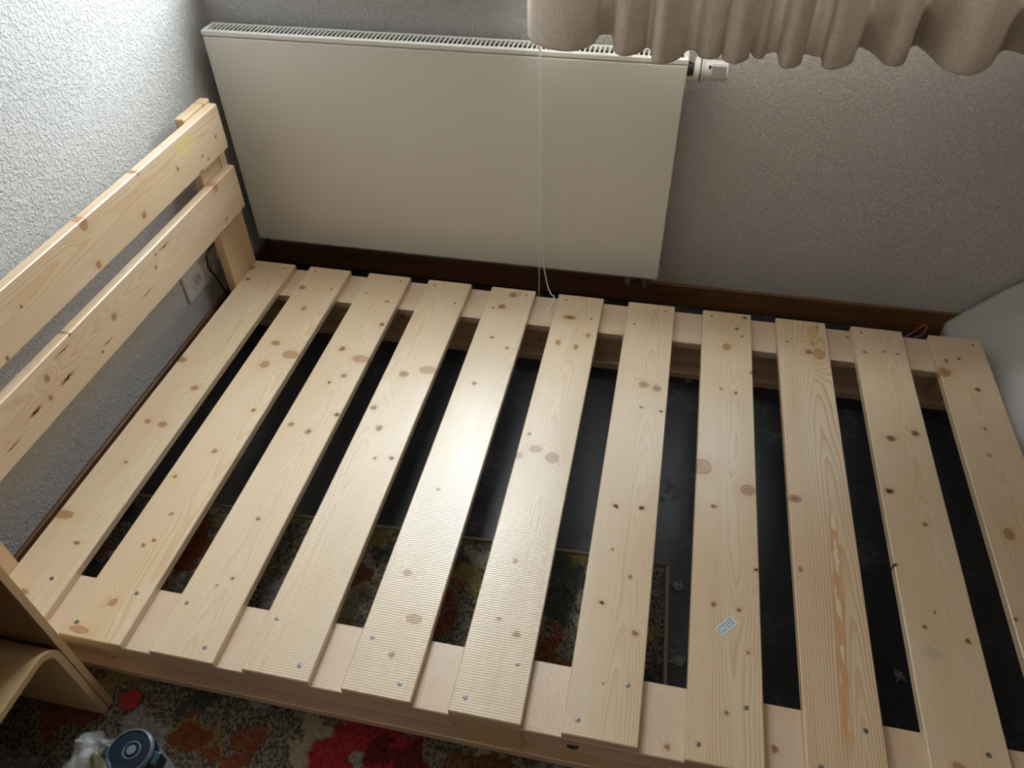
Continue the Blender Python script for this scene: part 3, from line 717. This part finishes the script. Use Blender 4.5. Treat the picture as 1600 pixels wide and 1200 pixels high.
# ------------------------------------------------------------------ rug
def rug_mat():
    m, T, b = new_mat('patterned_rug_pile', (0.2, 0.18, 0.15), 0.95)
    co = objco(T)
    w = T.n('ShaderNodeTexNoise'); T.l(co, w.inputs['Vector']); w.inputs['Scale'].default_value = 28; w.inputs['Detail'].default_value = 4
    P = T.vm('ADD', co, T.vm('MULTIPLY', T.vm('SUBTRACT', w.outputs['Color'], (.5, .5, .5)), (0.10, 0.10, 0)))
    P = T.vm('MULTIPLY', P, (1, 1, 0))
    speck = T.noise(T.vm('MULTIPLY', co, (1.0, 0.62, 1.0)), 230, 1.5, 0.5)
    col = T.mix(T.ss(speck, 0.38, 0.62), (0.040, 0.032, 0.024), (0.21, 0.18, 0.135))
    def region(scale, offs, lo, hi, c0, c1, st=0.9):
        nonlocal col
        n = T.noise(T.vm('ADD', P, offs), scale, 2, 0.5)
        c = T.mix(T.ss(speck, 0.3, 0.7), c0, c1)
        col = T.mix(T.math('MULTIPLY', T.ss(n, lo, hi), st), col, c)
    region(5, (3, 1, 0), 0.57, 0.60, (0.20, 0.18, 0.14), (0.36, 0.32, 0.25))
    region(9, (1.3, 7, 0), 0.60, 0.62, (0.11, 0.028, 0.008), (0.22, 0.060, 0.018))
    region(8, (5, 2.2, 0), 0.61, 0.64, (0.14, 0.11, 0.03), (0.26, 0.20, 0.07))
    region(7, (8, 4, 0), 0.62, 0.65, (0.16, 0.15, 0.15), (0.30, 0.29, 0.30))
    region(6, (2, 9, 0), 0.60, 0.64, (0.012, 0.022, 0.020), (0.06, 0.07, 0.06))
    def blob(c, r, c0, c1, st=1.0):
        nonlocal col
        d = T.vm('LENGTH', T.vm('MULTIPLY', T.vm('SUBTRACT', P, (c[0], c[1], 0)), (1 / r[0], 1 / r[1], 0)))
        cc = T.mix(T.ss(speck, 0.3, 0.7), c0, c1)
        col = T.mix(T.math('MULTIPLY', T.ss(d, 0.9, 1.08, 1.0, 0.0), st), col, cc)
    RED = ((0.16, 0.004, 0.010), (0.36, 0.020, 0.035)); DRED = ((0.05, 0.002, 0.004), (0.12, 0.006, 0.010))
    OR = ((0.10, 0.026, 0.008), (0.21, 0.055, 0.015)); CREAM = ((0.22, 0.19, 0.13), (0.34, 0.30, 0.21)); OL = ((0.13, 0.10, 0.03), (0.24, 0.18, 0.06))
    for c, r, q in (((.39, -1.27), (.05, .03), OL), ((.385, -1.275), (.035, .028), OR), ((.47, -1.29), (.045, .014), OR), ((.50, -1.275), (.012, .035), OR), ((.605, -1.26), (.03, .07), CREAM),
                    ((.72, -1.27), (.115, .10), RED), ((.74, -1.235), (.03, .03), DRED), ((.80, -1.26), (.03, .05), DRED), ((.69, -1.33), (.04, .03), DRED), ((.704, -1.268), (.017, .017), ((.12, .12, .08), (.26, .25, .19))),
                    ((.93, -1.24), (.07, .04), ((.06, .02, .01), (.16, .08, .03))), ((.19, -.88), (.035, .05), OR), ((.30, -.95), (.04, .03), RED), ((.15, -1.0), (.05, .04), OL), ((.06, -.86), (.06, .05), ((.04, .05, .04), (.13, .15, .12)))):
        blob((c[0] - RUGX, c[1] - RUGY), r, *q)
    T.l(col, b.inputs['Base Color'])
    T.l(T.bump(T.noise(co, 420, 2), 0.002), b.inputs['Normal'])
    return m
RUGX, RUGY = 1.256, -0.746     # far right corner of the rug
M_rug = rug_mat()
M_bind = mottled('rug_binding', (0.30, 0.26, 0.20), 0.9, 0.15, 150)
rug = empty('rug', (0.6, -1.4, 0), 'multicoloured looped-pile rug with red and orange patches partly under the bed', 'rug')
RM = Matrix.Translation((RUGX, RUGY, 0)) @ Matrix.Rotation(math.radians(2.2), 4, 'Z')
def rug_mesh():
    st = 0.0034
    nx, ny = int(1.33 / st), int(0.80 / st)
    xs = -1.33 + np.arange(nx) * (1.33 - 0.006) / (nx - 1)
    ys = -0.80 + np.arange(ny) * (0.80 - 0.006) / (ny - 1)
    X, Y = np.meshgrid(xs, ys)
    rng = np.random.default_rng(4)
    Z = rng.random(X.shape)
    Z = 0.5 * Z + 0.25 * (np.roll(Z, 1, 0) + np.roll(Z, -1, 1))
    Z = 0.0030 + 0.0055 * Z
    # the beam of the bed presses the pile down
    yw = RUGY + Y + 0.038 * X
    Z[(yw < -1.075) & (yw > -1.235)] *= 0.55
    Z[0, :] = Z[-1, :] = 0.001; Z[:, 0] = Z[:, -1] = 0.001
    V = np.stack([X, Y, Z], -1).reshape(-1, 3)
    idx = np.arange(nx * ny).reshape(ny, nx)
    F = np.stack([idx[:-1, :-1], idx[:-1, 1:], idx[1:, 1:], idx[1:, :-1]], -1).reshape(-1, 4)
    me = bpy.data.meshes.new('pile')
    me.vertices.add(len(V)); me.vertices.foreach_set('co', V.astype(np.float32).ravel())
    me.loops.add(F.size); me.loops.foreach_set('vertex_index', F.astype(np.int32).ravel())
    me.polygons.add(len(F)); me.polygons.foreach_set('loop_start', np.arange(0, F.size, 4, dtype=np.int32)); me.polygons.foreach_set('loop_total', np.full(len(F), 4, np.int32))
    me.update(); me.validate(); me.shade_smooth()
    return me
pile = link('pile', rug_mesh(), M_rug, rug, RM)
tag(pile, kind='stuff')
link('backing', mesh_of(box_bm(-1.33, 0, -1.6, 0, 0.0, 0.0016)), M_rug, rug, RM)
link('pile_flat', mesh_of(box_bm(-1.33, -0.006, -1.6, -0.80, 0.0016, 0.0065, .002)), M_rug, rug, RM)
link('edge_binding', mesh_of(box_bm(-1.33, 0.001, -0.0065, 0.001, 0.0, 0.0092, 0.003)), M_bind, rug, RM)
link('edge_binding', mesh_of(box_bm(-0.0065, 0.001, -1.6, -0.007, 0.0, 0.0092, 0.003)), M_bind, rug, RM)

# red round disc on the rug
rd = bmesh.new()
lathe_bm([(.019, 0), (.0215, .0012), (.0215, .0040), (.0200, .0052), (.010, .0052)], 28, rd)
ro = link('red_disc', mesh_of(rd), M_red, None, Matrix.Translation((.252, -1.262, .0085)))
tag(ro, 'bright red round disc lying on the rug beside the bed rail', 'disc')

# ------------------------------------------------------------------ bentwood bedside stand (two nested plywood arches)
st_ = empty('bedside_stand', (0.05, -1.47, 0.008), 'bent plywood bedside stand of two nested arches at the bed corner', 'nightstand')
def arch(name, ya, yb, zt, t, R, x0, x1, mi=0):
    prof = []
    for s in (0, 1):
        r = R - s * t
        a, b, top = ya - s * t, yb + s * t, zt - s * t
        pts = [(a, 0.0095)]
        for k in range(11):
            an = math.pi / 2 * k / 10
            pts.append((a - r + r * math.cos(an), top - r + r * math.sin(an)))
        for k in range(11):
            an = math.pi / 2 * k / 10
            pts.append((b + r - r * math.sin(an), top - r + r * math.cos(an)))
        pts.append((b, 0.0095))
        prof.append(pts)
    bm = bmesh.new()
    n = len(prof[0])
    L = [[[bm.verts.new((x, p[0], p[1])) for p in pr] for pr in prof] for x in (x0, x1)]
    for i in range(n - 1):
        bm.faces.new((L[0][0][i], L[0][0][i + 1], L[1][0][i + 1], L[1][0][i]))
        bm.faces.new((L[0][1][i], L[1][1][i], L[1][1][i + 1], L[0][1][i + 1]))
        for q in (0, 1):
            bm.faces.new((L[q][0][i], L[q][1][i], L[q][1][i + 1], L[q][0][i + 1]))
    for i in (0, n - 1):
        bm.faces.new((L[0][0][i], L[0][1][i], L[1][1][i], L[1][0][i]))
    return mesh_of(bm, name)
XS = 0.218
sub('outer_arch', arch('outer', -1.268, -1.70, 0.62, 0.013, 0.05, -0.11, XS), M_ply, st_)
sub('glue_line', arch('line', -1.2814, -1.6866, 0.61, 0.0016, 0.04, -0.105, XS - .002), M_plyline, st_)
sub('inner_arch', arch('inner', -1.2832, -1.6848, 0.268, 0.013, 0.042, -0.11, XS), M_ply, st_)
stc = link('thin_cable', mesh_of(tube_bm(spline([(.05, -1.45, .2705), (.11, -1.36, .272), (.145, -1.335, .272), (.17, -1.36, .271), (.165, -1.42, .271), (.10, -1.50, .2705)], 8), .002, 7)), M_black_pl)
tag(stc, 'thin black cable coiled on the shelf of the plywood stand', 'cable')

# ------------------------------------------------------------------ bottle and plastic wrapper on the rug
BX, BYY = 0.432, -1.412
bt = empty('drinking_bottle', (BX, BYY, .008), 'smoky grey drinking bottle with dark blue flip lid standing on the rug', 'bottle')
o3 = (BX, BYY, 0)
sub('body', mesh_of(lathe_bm([(.030, .008), (.034, .012), (.034, .185), (.031, .197), (.031, .200)], 36, org=o3), smooth=True), M_body, bt)
sub('collar', mesh_of(lathe_bm([(.0315, .198), (.0345, .200), (.0345, .208), (.0325, .210)], 36, org=o3)), M_teal, bt)
lid = sub('lid', mesh_of(lathe_bm([(.0335, .2095), (.0355, .211), (.0355, .232), (.0335, .2365), (.031, .238), (.029, .2365), (.010, .2365)], 40, org=o3)), M_lid, bt)
sub('lid_ring', mesh_of(lathe_bm([(.0140, .2363), (.0140, .2376), (.0125, .2380), (.0115, .2363)], 30, org=(BX + .003, BYY + .002, 0), closed=True)), M_lidring, lid)
sub('lid_button', mesh_of(lathe_bm([(.0072, .2370), (.0072, .2388), (.0050, .2390)], 24, org=(BX + .003, BYY + .002, 0))), M_lidring, lid)
sub('rim', mesh_of(lathe_bm([(.0356, .229), (.0362, .232), (.0350, .2355), (.0340, .2372), (.0325, .2382), (.0315, .2370), (.0325, .230)], 40, org=o3, closed=True)), M_lidring, lid)
sub('latch', mesh_of(box_bm(BX + .032, BX + .046, BYY - .010, BYY + .012, .196, .228, .003, seg=2)), M_teal, bt)
sub('hinge', mesh_of(box_bm(BX - .046, BX - .032, BYY - .014, BYY + .004, .205, .230, .003, seg=2)), M_teal, bt)

def wrapper():
    rng = random.Random(11)
    n, m_ = 26, 20
    V, F, mi = [], [], []
    cx, cy = 0.278, -1.395
    for i in range(n):
        for j in range(m_):
            u, v = i / (n - 1) - .5, j / (m_ - 1) - .5
            x = cx + u * .15 + 0.012 * mn.noise(Vector((u * 4, v * 4, 1)))
            y = cy + v * .13 + 0.012 * mn.noise(Vector((u * 4, v * 4, 7)))
            e = max(0, 1 - (2 * u) ** 4) * max(0, 1 - (2 * v) ** 4)
            z = .010 + e * (.045 + .035 * mn.noise(Vector((u * 5, v * 5, 3))) + .02 * abs(mn.noise(Vector((u * 13, v * 13, 3)))))
            V.append((x, y, max(.0095, z)))
    for i in range(n - 1):
        for j in range(m_ - 1):
            F.append((i * m_ + j, (i + 1) * m_ + j, (i + 1) * m_ + j + 1, i * m_ + j + 1))
            mi.append(1 if 13 <= i <= 16 and j > 5 else 0)
    me = bpy.data.meshes.new('wrapper'); me.from_pydata(V, [], F); me.shade_smooth()
    me.materials.append(M_film); me.materials.append(M_olive)
    me.polygons.foreach_set('material_index', mi)
    o = link('plastic_wrapper', me, None)
    tag(o, 'crumpled clear plastic wrapper with olive print next to the bottle', 'wrapper')
wrapper()

# ------------------------------------------------------------------ bedding heap at the foot of the bed
def duvet():
    nx, ny = 60, 70
    x0, x1, y0, y1 = 1.992, 3.0, -0.62, BY - .002
    V, F = [], []
    def hgt(x, y):
        d = x - 1.97
        h = 0.335 * (1 - math.exp(-d / 0.20)) * 1.0 + 0.02
        back = max(0.0, (y + 0.62) / 0.30)
        h *= min(1.0, back) ** 0.5 if back < 1 else 1.0
        h *= min(1.0, (3.0 - x) / .2) ** .5 if x < 3.0 else 0
        h += 0.018 * mn.noise(Vector((x * 4, y * 4, 0.3))) + 0.010 * math.sin(22 * (x * .7 + y * .7) + 5 * mn.noise(Vector((x * 3, y * 3, 2)))) * max(0, 1 - abs(d - .15) / .3)
        return max(0.02, h)
    for i in range(nx):
        for j in range(ny):
            u = i / (nx - 1)
            v = j / (ny - 1)
            y = y0 + (y1 - y0) * v
            xl = 2.0085 + (x0 - 2.0085) * min(1, max(0, (y - 0.005) / 0.05))
            x = xl + (x1 - xl) * u ** 1.6
            V.append((x, y, hgt(x, y)))
    n0 = len(V)
    for i in range(nx):
        for j in range(ny):
            p = V[i * ny + j]
            V.append((p[0], p[1], 0.0))
    for i in range(nx - 1):
        for j in range(ny - 1):
            a = i * ny + j
            F.append((a, a + ny, a + ny + 1, a + 1))
            F.append((n0 + a, n0 + a + 1, n0 + a + ny + 1, n0 + a + ny))
    def side(a, b): F.append((a, b, n0 + b, n0 + a))
    for i in range(nx - 1):
        side((i + 1) * ny, i * ny); side(i * ny + ny - 1, (i + 1) * ny + ny - 1)
    for j in range(ny - 1):
        side(j, j + 1); side((nx - 1) * ny + j + 1, (nx - 1) * ny + j)
    me = bpy.data.meshes.new('duvet'); me.from_pydata(V, [], F); me.shade_smooth()
    o = link('bedding', me, M_linen)
    tag(o, 'off-white soft bedding heaped against the wall at the bed foot', 'bedding')
duvet()

# ------------------------------------------------------------------ small bits
wr = link('wire_loop', mesh_of(tube_bm(spline([(1.83, .016, H - .03), (1.85, .02, H - .008), (1.868, .03, H + .006), (1.876, .028, H + .004), (1.872, .018, H - .012), (1.85, .012, H - .028)], 8), .0013, 6)), M_wire)
tag(wr, 'thin reddish wire loop poking up behind the last slat', 'wire')
def fluff(x, y, r, z, label, seed):
    rng = random.Random(seed)
    bm = bmesh.new()
    for k in range(9):
        pts = [Vector((x + rng.gauss(0, r * .5), y + rng.gauss(0, r * .5), z + abs(rng.gauss(0, r * .25)) + .0008)) for _ in range(5)]
        tube_bm(spline(pts, 4), .0007, 4, bm)
    o = link('dust_fluff', mesh_of(bm), M_fluff)
    tag(o, label, 'dust', 'grey dust fluff on the dark floor')
fluff(1.288, -0.973, .016, 0, 'larger grey dust tuft on the floor beside the rug edge', 1)
fluff(1.280, -0.80, .014, 0, 'grey dust tuft at the far right corner of the rug', 2)
fluff(1.715, -0.915, .010, 0, 'small dust threads on the floor between the two rightmost gaps', 3)
fluff(1.275, -0.135, .012, 0, 'grey dust tuft on the floor by the back bed rail', 4)
